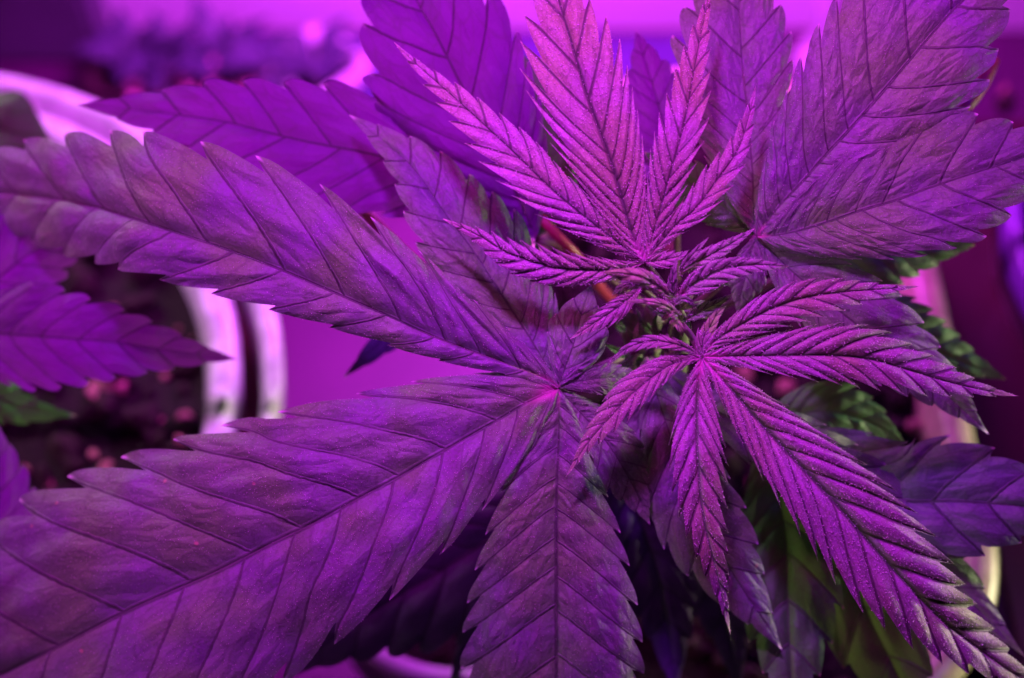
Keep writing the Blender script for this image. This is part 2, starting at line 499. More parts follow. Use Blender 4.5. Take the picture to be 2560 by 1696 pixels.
def flush_trichomes(leaf):
    """all gland heads and hairs of one leaf as one uncountable sub-part"""
    vs, fs, mi = [], [], []
    nb = 0
    if leaf.name in TR:
        for pt, nn, style in TR[leaf.name]:
            m = len(pt)
            R = (.00005 + .00011 * rng.random(m) ** 1.6 if style != 'mature' else rng.uniform(.00005, .00010, m))[:, None]
            c = pt + nn * (R * 1.6 + rng.uniform(0, .00012, m)[:, None])
            ex = np.array([[1, 0, 0], [-1, 0, 0], [0, 1, 0], [0, -1, 0], [0, 0, 1], [0, 0, -1]], float)
            v = c[:, None, :] + R[:, None, :] * ex[None]
            tri = np.array([[0, 2, 4], [2, 1, 4], [1, 3, 4], [3, 0, 4], [2, 0, 5], [1, 2, 5], [3, 1, 5], [0, 3, 5]])
            f = (nb + np.arange(m)[:, None, None] * 6 + tri[None]).reshape(-1, 3)
            vs.append(v.reshape(-1, 3)); fs.append(f); mi.append(np.zeros(len(f), int)); nb += m * 6
    if leaf.name in HR:
        for pt, dr in HR[leaf.name]:
            m = len(pt)
            d = dr / np.linalg.norm(dr, axis=1)[:, None]
            ln = rng.uniform(.00018, .00042, m)[:, None]
            a = np.cross(d, np.array([.3, .5, .8])); a /= np.linalg.norm(a, axis=1)[:, None]
            b = np.cross(d, a)
            R = .000035
            v = np.stack([pt + a * R, pt - a * R * .5 + b * R * .86, pt - a * R * .5 - b * R * .86, pt + d * ln], 1)
            tri = np.array([[0, 1, 3], [1, 2, 3], [2, 0, 3]])
            f = (nb + np.arange(m)[:, None, None] * 4 + tri[None]).reshape(-1, 3)
            vs.append(v.reshape(-1, 3)); fs.append(f); mi.append(np.ones(len(f), int)); nb += m * 4
    if not vs: return
    V = np.vstack(vs); F = np.vstack(fs); MI = np.concatenate(mi)
    me = bpy.data.meshes.new('trichomes')
    me.vertices.add(len(V)); me.vertices.foreach_set('co', V.ravel())
    me.loops.add(len(F) * 3); me.loops.foreach_set('vertex_index', F.ravel())
    me.polygons.add(len(F)); me.polygons.foreach_set('loop_start', np.arange(len(F)) * 3)
    me.materials.append(M_TRICH); me.materials.append(M_HAIR)
    me.polygons.foreach_set('material_index', MI)
    me.polygons.foreach_set('use_smooth', [True] * len(F))
    me.update(calc_edges=True)
    o = bpy.data.objects.new('trichomes', me)
    COL.objects.link(o)
    o.parent = leaf
    o.matrix_parent_inverse = Matrix.Translation(-Vector(root_loc(leaf)))
    tag(o, kind='stuff')

def leaf(plant, hub, stalk, r0=.0011, r1=.0009, mat=None, label=None):
    """a compound leaf: its stalk and the knob where the leaflets meet; stalk = points (x, y, depth cm)"""
    path = [P(hub[0], hub[1], hub[2] + .18)] + [P(*q) for q in stalk]
    C, L = catmull(path, 22)
    v, f = tube_data(C, r0 * .8, r1 * 1.1, 10)
    o = mesh_obj('leaf', v, f, mat or M_PET, plant)
    if label: o['label'] = label
    return o

# ================================================================== THE SETTING
ZB = -0.34
def bench():
    bm = bmesh.new()
    bmesh.ops.create_grid(bm, x_segments=40, y_segments=40, size=1.6)
    for v in bm.verts:
        v.co.z = ZB + .0015 * noise.noise(v.co * 6)
        v.co.y += .2
    me = bpy.data.meshes.new('bench_top'); bm.to_mesh(me); bm.free()
    me.materials.append(M_BENCH)
    o = bpy.data.objects.new('bench_top', me); COL.objects.link(o)
    tag(o, 'pale bench surface the pots stand on, seen between the pots', 'bench', kind='structure')
bench()

def box_data(x0, x1, y0, y1, z0, z1, b=0.0):
    bm = bmesh.new()
    bmesh.ops.create_cube(bm, size=1)
    for v in bm.verts:
        v.co = Vector(((x0 + x1) / 2 + v.co.x * (x1 - x0), (y0 + y1) / 2 + v.co.y * (y1 - y0), (z0 + z1) / 2 + v.co.z * (z1 - z0)))
    if b: bmesh.ops.bevel(bm, geom=bm.edges[:], offset=b, segments=2, affect='EDGES')
    return bm
def box(name, mat, *a, parent=None, b=0.0):
    bm = box_data(*a, b=b)
    me = bpy.data.meshes.new(name); bm.to_mesh(me); bm.free(); me.materials.append(mat)
    o = bpy.data.objects.new(name, me); COL.objects.link(o)
    if parent is not None:
        o.parent = parent; o.matrix_parent_inverse = Matrix.Translation(-Vector(root_loc(parent)))
    return o

q = PZ(600, 75, ZB)
YW = float(q[1])
XC = float(PZ(285, 75, ZB)[0])
wl_ = box('wall', M_WALL, XC, 1.6, YW, YW + .03, ZB, 1.2)
tag(wl_, 'bright white tent wall behind the plants glowing magenta', 'wall', kind='structure')
cab = box('cabinet', M_CAB, -1.4, XC, YW - .03, YW + .3, ZB, 1.0, b=.004)
tag(cab, 'dark blurred cabinet in the upper left corner beside the bright wall', 'cabinet')
for k in range(2):
    px0, py = (0, 90) if k == 0 else (0, 140)
    c = PZ(30, py, ZB)
    zz = ZB + .02 + .035 * (1 - k)
    box('slat', M_TRAY, -.62, -.44 + .02 * k, YW - .036, YW - .029, zz, zz + .010, parent=cab)

# ------------------------------------------------------------------ pots
def rounded_loop(cx, cy, hx, hy, rad, n=96):
    """closed loop: rounded rectangle (rad = corner radius)"""
    out = []
    k = n // 4
    for c, (sx, sy) in enumerate(((1, 1), (-1, 1), (-1, -1), (1, -1))):
        for i in range(k):
            t = math.pi / 2 * (c + i / (k - 1))
            out.append((cx + sx * (hx - rad) + rad * math.cos(t), cy + sy * (hy - rad) + rad * math.sin(t)))
    return out

def pot(name, cx, cy, hx, hy, rad, ztop, zbot, profile, mats, rot=0.0, taper=.8):
    """wall swept round a loop; profile = list of (outward offset, height below the top, material index)"""
    vs, fs, mi = [], [], []
    n = 96
    for k, (o_, dz, m_) in enumerate(profile):
        f = 1 - (1 - taper) * (dz / (ztop - zbot))
        for (x, y) in rounded_loop(0, 0, hx * f + o_, hy * f + o_, rad * f + max(-rad * .5, o_)):
            c, s = math.cos(rot), math.sin(rot)
            vs.append((cx + x * c - y * s, cy + x * s + y * c, ztop - dz))
    for k in range(len(profile) - 1):
        for j in range(n):
            fs.append((k * n + j, k * n + (j + 1) % n, (k + 1) * n + (j + 1) % n, (k + 1) * n + j))
            mi.append(profile[k][2])
    base = len(vs)
    return vs, fs, mi

def soil_patch(root, cx, cy, hx, hy, rad, z, rot, nclump, nchip, seed):
    rr = random.Random(seed)
    vs, fs = [], []
    loop = rounded_loop(0, 0, hx, hy, rad)
    c_, s_ = math.cos(rot), math.sin(rot)
    rings = 16
    for k in range(rings + 1):
        q = k / rings
        for (x, y) in loop:
            X, Y = x * q, y * q
            h = .006 * noise.noise(Vector((X * 40, Y * 40, seed))) + .003 * noise.noise(Vector((X * 150, Y * 150, seed)))
            vs.append((cx + X * c_ - Y * s_, cy + X * s_ + Y * c_, z + h))
    n = len(loop)
    for k in range(rings):
        for j in range(n):
            fs.append((k * n + j, k * n + (j + 1) % n, (k + 1) * n + (j + 1) % n, (k + 1) * n + j))
    o = mesh_obj('soil', vs, fs, M_SOIL, root)
    o['kind'] = 'stuff'
    for nm, cnt, mat, lo, hi in (('soil_clumps', nclump, M_CLUMP, .002, .007), ('bark_chips', nchip, M_PERL, .0015, .0042)):
        bm = bmesh.new()
        for i in range(cnt):
            a, b = rr.uniform(-1, 1) * hx * .95, rr.uniform(-1, 1) * hy * .95
            r_ = rr.uniform(lo, hi)
            mt = Matrix.Translation((cx + a * c_ - b * s_, cy + a * s_ + b * c_, z + r_ * .4)) @ Matrix.Rotation(rr.uniform(0, 6), 4, 'Z') @ Matrix.Rotation(rr.uniform(0, 6), 4, 'X') @ Matrix.Diagonal((r_ * rr.uniform(.7, 1.3), r_ * rr.uniform(.6, 1.1), r_ * rr.uniform(.4, .9), 1))
            res = bmesh.ops.create_icosphere(bm, subdivisions=1, radius=1, matrix=mt)
            for v in res['verts']:
                v.co += Vector([rr.uniform(-.22, .22) * r_ for _ in range(3)])
        me = bpy.data.meshes.new(nm); bm.to_mesh(me); bm.free(); me.materials.append(mat)
        o = bpy.data.objects.new(nm, me); COL.objects.link(o); o.parent = root
        o.matrix_parent_inverse = Matrix.Translation(-Vector(root_loc(root)))
        o['kind'] = 'stuff'

# left neighbour's square pot: right side near x 532, back edge rising to the left
ZS = -0.15
lcx, lcy, lh = -0.250, 0.076, 0.145
left_pot = empty('plant_pot', (lcx, lcy, ZB))
tag(left_pot, 'white round pot of dark soil on the left standing inside a glossy white outer pot', 'plant pot')
RIM = [(-.004, .030), (-.003, .012), (-.0015, .002), (0, .0003), (.003, 0), (.0065, .0003), (.0085, .0015), (.0098, .004), (.0100, .030)]
OUTER = [(.0172, .050), (.0170, .006), (.0176, .0012), (.0190, 0), (.0220, .0003), (.0240, .0015), (.0248, .004), (.0252, .012), (.0252, .030)]
def build_pots(root, cx, cy, hx, hy, rad, outer=True, mp=None):
    mp = mp or M_PLASTIC
    v, f, _ = pot('rim', cx, cy, hx, hy, rad, ZS, ZB, [(a, b, 0) for a, b in RIM], None)
    mesh_obj('rim', v, f, mp, root)
    if outer:
        v, f, _ = pot('outer_pot', cx, cy, hx, hy, rad, ZS, ZB, [(a, b, 0) for a, b in OUTER] + [(.0250, .06, 0), (.0240, .18, 0)], None)
        mesh_obj('outer_pot', v, f, M_PLASTIC, root)
    v, f, _ = pot('body', cx, cy, hx, hy, rad, ZS, ZB, [(.0100, .030, 0), (.009, .07, 0), (.008, .185, 0)], None)
    f.append(tuple(2 * 96 + j for j in range(96)))
    mesh_obj('body', v, f, M_INNER, root)
    v, f, _ = pot('gap', cx, cy, hx, hy, rad, ZS, ZB, [(.0098, .031, 0), (.0174, .032, 0)], None)
    if outer: mesh_obj('gap_shade', v, f, M_INNER, root)  # dark red ring stands for the shade between the two pots
build_pots(left_pot, lcx, lcy, lh, lh, lh)
soil_patch(left_pot, lcx, lcy, lh - .003, lh - .003, lh - .003, ZS - .016, 0, 700, 170, 3)

mcx, mcy, mhx, mhy = .080, .098, .071, .138
main_pot = empty('plant_pot', (mcx, mcy, ZB))
tag(main_pot, 'large white oval pot of dark soil under the middle plant', 'plant pot')
build_pots(main_pot, mcx, mcy, mhx, mhy, .071, False, M_CREAM)
soil_patch(main_pot, mcx, mcy, mhx - .003, mhy - .003, .068, ZS - .016, 0, 500, 60, 5)


# ================================================================== THE PLANT
stem_base = P(1690, 770, 1.5)
plant = empty('cannabis_plant', (float(stem_base[0]), float(stem_base[1]), ZS - .014))
tag(plant, 'frosty cannabis plant filling the middle with its shoot tip and serrated fan leaves in focus', 'plant')
st = [np.array([stem_base[0], stem_base[1], stem_base[2]]) + np.array([.003 * math.sin(k * 1.3), .002 * math.cos(k), -k * .021]) for k in range(8)]
Cst, _ = catmull(st, 40)
v, f = tube_data(Cst, .0022, .0042, 12)
mesh_obj('stem', v, f, M_STEM, plant)

ALL = []
def add_leaf(hub, stalk, leaflets, plant_=None, **kw):
    lf = leaf(plant_ or plant, hub, stalk, **kw)
    for q in leaflets:
        a = dict(q)
        leaflet(lf, a.pop('p'), a.pop('d'), a.pop('l'), a.pop('r'), a.pop('n'), a.pop('s', 'mature'), **a)
    flush_trichomes(lf)
    return lf

STEM = (1690, 775, 2.0)
# ---- young leaf, upper (hub 1612,655)
add_leaf((1612, 657, .15), [(1640, 690, .8), (1675, 740, 2.0)], [
    dict(p=[(1610, 655), (1527, 592), (1451, 532), (1370, 463), (1271, 367), (1137, 245), (1040, 160), (985, 106)], d=[.1, -.3, 0, .5], l=84, r=58, n=13, s='young', tl=10, tr=-22, tail=.2),
    dict(p=[(1611, 655), (1585, 597), (1556, 500), (1527, 402), (1470, 245), (1430, 110), (1397, 0), (1350, -170)], d=[.1, -.3, -.3, .2], l=142, r=118, n=13, s='young', tl=5, tr=-10, peak=.62),
    dict(p=[(1613, 655), (1640, 560), (1679, 421), (1712, 298), (1744, 126), (1762, 40), (1780, -40)], d=[.1, -.3, -.2, .3], l=66, r=60, n=12, s='young', tl=-8, tr=10),
    dict(p=[(1614, 655), (1679, 574), (1736, 524), (1786, 459), (1844, 375), (1874, 285), (1890, 210)], d=[.1, -.2, 0, .3], l=44, r=42, n=10, s='young', tl=-10, tr=8),
    dict(p=[(1610, 657), (1540, 672), (1470, 674), (1393, 669), (1325, 652), (1259, 627), (1202, 592), (1108, 547)], d=[.1, -.2, .1, .7], l=50, r=48, n=12, s='young', tl=-25, tr=10),
    dict(p=[(1613, 656), (1660, 650), (1700, 640), (1722, 626)], d=[.1, -.1, 0], l=24, r=24, n=6, s='young'),
], r0=.0010, label='young leaf at the top of the shoot with long upright leaflets')
# ---- young leaf, lower right (hub 1755,893)
add_leaf((1755, 895, .35), [(1740, 860, 1.0), (1700, 800, 2.4)], [
    dict(p=[(1755, 893), (1851, 890), (1966, 888), (2081, 888), (2177, 898), (2272, 925), (2370, 955), (2470, 978), (2544, 990)], d=[.3, -.1, .3, 1.0], l=84, r=76, n=13, s='young', tl=-12, tr=6, tail=.2),
    dict(p=[(1755, 892), (1785, 855), (1851, 812), (1928, 772), (2004, 746), (2090, 732), (2196, 724), (2295, 717)], d=[.3, 0, .2, .8], l=46, r=62, n=11, s='young', tl=-10, tr=5),
    dict(p=[(1756, 895), (1790, 930), (1844, 990), (1890, 1044), (1939, 1097), (1985, 1146), (2043, 1207), (2119, 1290), (2196, 1380), (2280, 1472), (2368, 1560), (2502, 1662), (2620, 1740)], d=[.3, .1, .8, 2.6], l=136, r=134, n=15, s='young', tl=-6, tr=6, peak=.52, D=.28, tipp=1.0),
    dict(p=[(1754, 896), (1744, 971), (1742, 1040), (1742, 1116), (1746, 1173), (1752, 1250), (1766, 1330), (1786, 1410), (1810, 1510), (1826, 1583)], d=[.3, 0, .4, 1.4], l=74, r=74, n=12, s='young', peak=.38),
    dict(p=[(1753, 895), (1706, 903), (1661, 921), (1584, 981), (1527, 1042), (1470, 1108), (1414, 1193)], d=[.3, -.2, -.1, .3], l=44, r=46, n=11, s='young', tl=8, tr=-24),
    dict(p=[(1752, 893), (1720, 872), (1680, 859), (1630, 853), (1578, 866), (1543, 890), (1512, 922)], d=[.3, -.1, .3, .9], l=20, r=18, n=8, s='young'),
    dict(p=[(1755, 891), (1756, 860), (1765, 830), (1790, 795)], d=[.3, .2, .4], l=22, r=20, n=6, s='young'),
], r0=.0010, label='young leaf at the lower right with seven ridged leaflets spreading from a pink centre')
# ---- shoot tip
add_leaf((1686, 748, .1), [(1688, 770, .8), (1690, 800, 2.2)], [
    dict(p=[(1697, 742), (1725, 716), (1757, 697), (1808, 672), (1885, 662), (1971, 667)], d=[0, -.5, -.3], l=30, r=40, n=9, s='bud', peak=.33),
    dict(p=[(1683, 752), (1668, 735), (1642, 714), (1604, 694), (1553, 684), (1503, 682)], d=[0, -1.0, -.9], l=25, r=23, n=5, s='bud', peak=.6, mat=M_CURL, fold=-.3, curl=.35),
    dict(p=[(1697, 790), (1680, 775), (1655, 762), (1617, 754), (1563, 754)], d=[.2, -.6, -.5], l=15, r=14, n=4, s='bud', peak=.4, mat=M_CURL, fold=-.3, curl=.3),
    dict(p=[(1683, 742), (1680, 715), (1684, 680), (1693, 644)], d=[0, -.6, -.7], l=13, r=15, n=4, s='bud'),
    dict(p=[(1700, 690), (1719, 668), (1783, 634), (1830, 608), (1886, 572)], d=[.1, -.2, .1], l=22, r=22, n=7, s='bud', peak=.4),
    dict(p=[(1700, 680), (1722, 650), (1745, 622), (1772, 594)], d=[0, -.5, -.5], l=11, r=10, n=3, s='bud'),
    dict(p=[(1686, 762), (1703, 749), (1722, 752), (1741, 774)], d=[0, -.5, -.3], l=10, r=9, n=3, s='bud'),
    dict(p=[(1716, 800), (1755, 778), (1795, 758), (1834, 734)], d=[.5, .2, .2], l=18, r=17, n=6, s='bud'),
    dict(p=[(1705, 750), (1740, 722), (1790, 696), (1850, 672), (1905, 655)], d=[.6, .6, .9], l=22, r=30, n=6, s='young', mat=M_SHADE),
    dict(p=[(1757, 860), (1770, 830), (1790, 790), (1815, 765)], d=[.5, .1, .2], l=20, r=19, n=5, s='bud', mat=M_CURL),
    dict(p=[(1700, 800), (1690, 786), (1675, 786), (1660, 800)], d=[.4, -.1, .1], l=14, r=14, n=3, s='bud', mat=M_CURL),
    dict(p=[(1680, 800), (1695, 812), (1702, 826), (1706, 843)], d=[.6, 0, .3], l=14, r=13, n=3, s='bud', mat=M_CURL),
] + [
    dict(p=[(x0, y0), (x0 + .45 * dx + cx_, y0 + .45 * dy), (x0 + dx, y0 + dy)], d=[d0, d0 - .5, d0 - .2], l=w_, r=w_, n=2, s='bud', mat=m_, fold=.5)
    for x0, y0, dx, dy, cx_, d0, w_, m_ in (
        (1695, 775, 40, -45, 6, .7, 9, M_CURL), (1700, 770, 62, -18, 4, .9, 9, M_BUD), (1690, 780, -38, 22, -5, .9, 9, M_CURL), (1700, 790, 28, 34, 6, 1.0, 9, M_SHADE),
        (1685, 770, -20, -34, -6, .6, 8, M_BUD), (1712, 775, 60, 22, 0, 1.1, 10, M_CURL), (1680, 792, -46, -14, 0, 1.3, 10, M_SHADE), (1690, 800, -16, 44, -6, 1.3, 10, M_CURL),
        (1728, 790, 22, -40, 8, 1.2, 9, M_SHADE), (1708, 742, 22, -44, 7, .3, 8, M_BUD), (1690, 742, -26, -30, -7, .2, 8, M_CURL), (1720, 720, 54, -40, 0, .9, 12, M_SHADE))
], r0=.0016, mat=M_STEM, label='tightly folded baby leaves at the very tip of the shoot')
# ---- little leaflet pointing lower left
add_leaf((1604, 723, .9), [(1640, 750, 1.6), (1680, 790, 2.6)], [
    dict(p=[(1602, 722), (1570, 748), (1540, 772), (1489, 806), (1425, 848)], d=[.7, .4, .6], l=32, r=28, n=9, s='young'),
    dict(p=[(1604, 721), (1585, 712), (1560, 715), (1530, 738)], d=[.8, .7, 1.0], l=16, r=16, n=4, s='young'),
], r0=.001, label='small young leaf pointing to the lower left out of the shoot')

# ---- mature leaf, left of centre (hub 1395,970)
add_leaf((1395, 970, 1.35), [(1440, 950, 2.6), (1540, 900, 4.0), (1660, 860, 5.2)], [
    dict(p=[(1396, 1150 - 180), (1355, 944), (1259, 908), (1144, 866), (1064, 834), (980, 795), (922, 770), (811, 722), (704, 676), (578, 628), (452, 586), (344, 550), (230, 515), (110, 492), (-60, 475), (-190, 466)], d=[1.2, .9, 2.0, 8.5], l=142, r=240, n=13, tipp=.75, pkl=.70, pkr=.42, tl=-8, tr=8, peak=.50),
    dict(p=[(1395, 971), (1313, 1009), (1263, 1038), (1152, 1101), (1072, 1147), (995, 1192), (888, 1249), (773, 1312), (689, 1352), (536, 1430), (325, 1523), (153, 1611), (0, 1687), (-150, 1760), (-340, 1850)], d=[1.2, 1.0, 2.6, 7.0], l=345, r=382, n=13, tipp=.8, bexp=.62, tl=6, tr=-6, peak=.62, cot=.95),
    dict(p=[(1396, 972), (1398, 1040), (1397, 1100), (1391, 1250), (1391, 1480), (1391, 1696), (1396, 1960), (1400, 2180)], d=[1.2, 1.4, 2.6, 4.5], l=218, r=240, n=13, tl=0, tr=0, peak=.55, cot=.75),
    dict(p=[(1394, 969), (1366, 914), (1313, 826), (1252, 734), (1183, 627), (1114, 536), (1037, 425), (950, 345), (873, 287)], d=[1.5, 1.9, 2.2, 3.0], l=118, r=152, n=11, tl=5, tr=-8, peak=.45, s='mature'),
    dict(p=[(1396, 969), (1412, 920), (1434, 860), (1452, 790), (1478, 712)], d=[1.4, 1.2, 1.6], l=74, r=78, n=5, tl=-6, tr=8, D=.06),
    dict(p=[(1397, 969), (1440, 955), (1500, 946), (1560, 944), (1625, 950)], d=[1.4, 1.3, 2.0], l=36, r=44, n=8),
    dict(p=[(1397, 972), (1450, 1030), (1520, 1110), (1580, 1210), (1625, 1312)], d=[1.5, 1.7, 2.4], l=74, r=84, n=9, tl=-5, tr=5),
], r0=.0013, label='broad mature leaf at the left with two very long leaflets reaching the left edge')
# ---- mature leaf under the lower young leaf
add_leaf((1620, 890, 3.2), [(1650, 860, 4.2), (1680, 840, 5.5)], [
    dict(p=[(1618, 892), (1640, 980), (1690, 1130), (1745, 1280), (1830, 1430), (1955, 1625)], d=[2.4, 2.0, 2.4, 3.2], l=112, r=118, n=8, tr=-5),
    dict(p=[(1615, 892), (1600, 1000), (1610, 1100), (1650, 1250), (1700, 1400)], d=[2.6, 2.5, 3.0], l=90, r=60, n=10),
    dict(p=[(1625, 890), (1760, 1010), (1920, 1090), (2120, 1240), (2320, 1400), (2560, 1640)], d=[3.0, 2.6, 3.2, 4.0], l=120, r=110, n=12),
], r0=.0012, label='mature leaf half hidden under the lower young leaf')
# ---- mature leaf, right (hub 1893,590)
add_leaf((1893, 592, 1.6), [(1860, 640, 2.6), (1790, 720, 3.8), (1700, 790, 5.0)], [
    dict(p=[(1893, 590), (1947, 517), (2012, 448), (2058, 394), (2115, 333), (2177, 264), (2242, 188), (2311, 107), (2368, 42), (2430, -20), (2580, -180)], d=[1.5, .9, .6, .9], l=240, r=195, n=11, tl=6, tr=-8, peak=.62, cot=1.0),
    dict(p=[(1893, 591), (1960, 585), (2043, 563), (2157, 524), (2249, 497), (2318, 471), (2425, 436), (2560, 394), (2720, 340)], d=[1.5, .7, .6, 1.0], l=190, r=165, n=10, tl=-8, tr=6, peak=.58, cot=1.15),
    dict(p=[(1892, 588), (1884, 517), (1882, 440), (1868, 268), (1855, 153), (1847, 0), (1835, -200)], d=[1.7, 2.0, 2.2, 3.0], l=170, r=128, n=10, tl=8, tr=-5, peak=.6),
    dict(p=[(1894, 592), (1966, 665), (2027, 718), (2150, 818), (2280, 915), (2380, 1000), (2472, 1086)], d=[1.7, 1.6, 2.0, 2.8], l=126, r=104, n=9, tl=-4, tr=8, peak=.45),
    dict(p=[(1892, 592), (1875, 640), (1862, 700), (1842, 780)], d=[1.7, 1.7, 2.4], l=54, r=44, n=6),
    dict(p=[(1891, 589), (1840, 545), (1780, 500), (1700, 440), (1610, 380)], d=[1.9, 2.3, 3.2], l=70, r=60, n=8, mat=M_SHADE),
], r0=.0013, label='large mature leaf at the right with three broad leaflets fanning to the upper right')

# ---- lower leaves of the same plant
add_leaf((1340, 600, 5.2), [(1400, 620, 5.8), (1500, 680, 6.6), (1660, 800, 8.2)], [
    dict(p=[(1338, 598), (1240, 520), (1100, 440), (980, 400), (900, 379), (777, 356), (677, 333), (570, 306), (444, 287), (337, 275), (195, 262)], d=[5.0, 4.0, 4.4, 5.6], l=150, r=150, n=11, s='lower', tl=5, tr=-5, peak=.45),
    dict(p=[(1340, 596), (1290, 480), (1220, 340), (1137, 180), (1091, 88), (1041, 0), (950, -200)], d=[5.0, 3.6, 3.4, 4.6], l=205, r=178, n=10, s='lower', tl=-5, tr=8, peak=.55),
    dict(p=[(1342, 596), (1370, 480), (1360, 330), (1330, 210), (1290, 120)], d=[5.2, 5.4, 5.8], l=90, r=95, n=9, s='shade'),
    dict(p=[(1336, 604), (1200, 640), (1060, 740), (940, 870), (858, 945)], d=[5.4, 5.6, 6.6], l=60, r=60, n=9, s='lower', mat=M_DEEP),
], r0=.0016, label='lower leaf behind the shoot with smooth violet leaflets to the upper left')
add_leaf((1690, 470, 4.6), [(1690, 560, 5.4), (1690, 700, 7.0)], [
    dict(p=[(1690, 468), (1675, 380), (1652, 285), (1625, 190), (1590, 75)], d=[4.4, 4.2, 4.6], l=88, r=84, n=9, s='lower', peak=.5),
    dict(p=[(1690, 470), (1660, 430), (1600, 380), (1520, 330)], d=[4.6, 4.8, 5.4], l=50, r=50, n=7, s='lower'),
], r0=.0013, label='small smooth violet lower leaf seen between the two upright young leaflets')
add_leaf((1500, 1060, 5.0), [(1560, 1000, 5.6), (1660, 900, 7.5)], [
    dict(p=[(1498, 1062), (1400, 1180), (1260, 1320), (1080, 1440), (900, 1550), (720, 1690)], d=[4.8, 5.4, 6.5, 8.0], l=175, r=140, n=11, s='lower', mat=M_DEEP),
    dict(p=[(1520, 1080), (1580, 1250), (1640, 1420), (1670, 1560), (1690, 1740)], d=[5.4, 6.2, 7.4], l=105, r=110, n=9, s='shade', mat=M_DEEP),
    dict(p=[(1540, 1070), (1660, 1250), (1760, 1420), (1820, 1560), (1850, 1740)], d=[5.8, 6.8, 8.0], l=90, r=110, n=9, s='shade', mat=M_DEEP),
    dict(p=[(1500, 1064), (1440, 1200), (1330, 1380), (1210, 1540), (1120, 1720)], d=[5.4, 6.5, 8], l=80, r=80, n=11, s='shade', mat=M_DEEP),
], r0=.0013, label='dark lower leaf beneath the big lower left leaflets')
add_leaf((1900, 1090, 5.2), [(1840, 1000, 6.0), (1740, 870, 7.6)], [
    dict(p=[(1902, 1090), (1935, 1200), (1962, 1345), (1968, 1480), (1978, 1690), (1990, 1860)], d=[5.0, 4.0, 3.0], l=150, r=140, n=9, s='shade', peak=.5),
    dict(p=[(1908, 1090), (2000, 1240), (2110, 1400), (2180, 1560), (2250, 1700), (2330, 1900)], d=[5.2, 4.8, 4.4], l=160, r=150, n=9, s='shade'),
    dict(p=[(1900, 1086), (1990, 1040), (2080, 1030), (2180, 1060), (2262, 1110)], d=[5.0, 4.6, 5.2], l=84, r=70, n=9, s='shade', label='broad green leaflet lit by white light'),
    dict(p=[(1905, 1088), (2060, 1150), (2234, 1245), (2387, 1253), (2560, 1266), (2760, 1300)], d=[5.0, 3.2, 2.6, 2.6], l=165, r=150, n=9, s='shade', mat=M_EDGE, peak=.6),
], r0=.0014, label='dark green lower leaf at the lower right')
add_leaf((1960, 690, 5.6), [(1900, 720, 6.2), (1760, 790, 7.8)], [
    dict(p=[(1962, 688), (2080, 640), (2200, 622), (2320, 618), (2440, 612)], d=[5.4, 4.8, 5.2], l=80, r=105, n=10, s='shade'),
    dict(p=[(1962, 692), (2100, 770), (2250, 840), (2390, 900), (2515, 950)], d=[5.6, 5.4, 5.8], l=105, r=80, n=12, s='shade'),
], r0=.0013, label='dark olive lower leaf at the right in front of the white rim')

# tiny leaves and stipules deep in the gap under the shoot
add_leaf((1650, 850, 3.4), [(1670, 860, 4.4), (1690, 870, 6.0)], [
    dict(p=[(1570, 890), (1545, 880), (1525, 868), (1509, 858)], d=[3.0, 2.4, 2.2], l=12, r=16, n=4, s='bud', mat=M_SHADE),
    dict(p=[(1640, 840), (1615, 815), (1600, 795), (1590, 770)], d=[3.2, 2.8, 2.8], l=13, r=13, n=3, s='bud', mat=M_SHADE),
    dict(p=[(1660, 800), (1640, 780), (1625, 760), (1612, 735)], d=[3.0, 2.4, 2.2], l=20, r=18, n=3, s='bud'),
    dict(p=[(1590, 970), (1585, 940), (1585, 905), (1600, 880)], d=[3.4, 3.0, 2.8], l=15, r=12, n=3, s='bud'),
    dict(p=[(1620, 880), (1600, 860), (1590, 835), (1596, 806)], d=[3.6, 3.0, 2.8], l=14, r=14, n=3, s='bud', mat=M_CURL),
    dict(p=[(1655, 850), (1640, 830), (1636, 806), (1645, 780)], d=[3.2, 2.6, 2.4], l=13, r=13, n=3, s='bud', mat=M_SHADE),
    dict(p=[(1610, 900), (1575, 905), (1545, 925), (1530, 950)], d=[3.8, 3.4, 3.4], l=15, r=15, n=3, s='bud', mat=M_SHADE),
    dict(p=[(1650, 880), (1668, 900), (1672, 930), (1660, 960)], d=[3.6, 3.2, 3.2], l=14, r=14, n=3, s='bud', mat=M_CURL),
    dict(p=[(1560, 830), (1545, 810), (1540, 790), (1546, 765)], d=[3.6, 3.2, 3.2], l=12, r=12, n=3, s='bud', mat=M_SHADE),
    dict(p=[(1650, 900), (1570, 800), (1530, 790), (1490, 800)], d=[4.4, 4.0, 4.0], l=26, r=26, n=5, s='shade'),
], r0=.001, mat=M_STEM, label='tiny side shoot in the dark gap under the shoot tip')

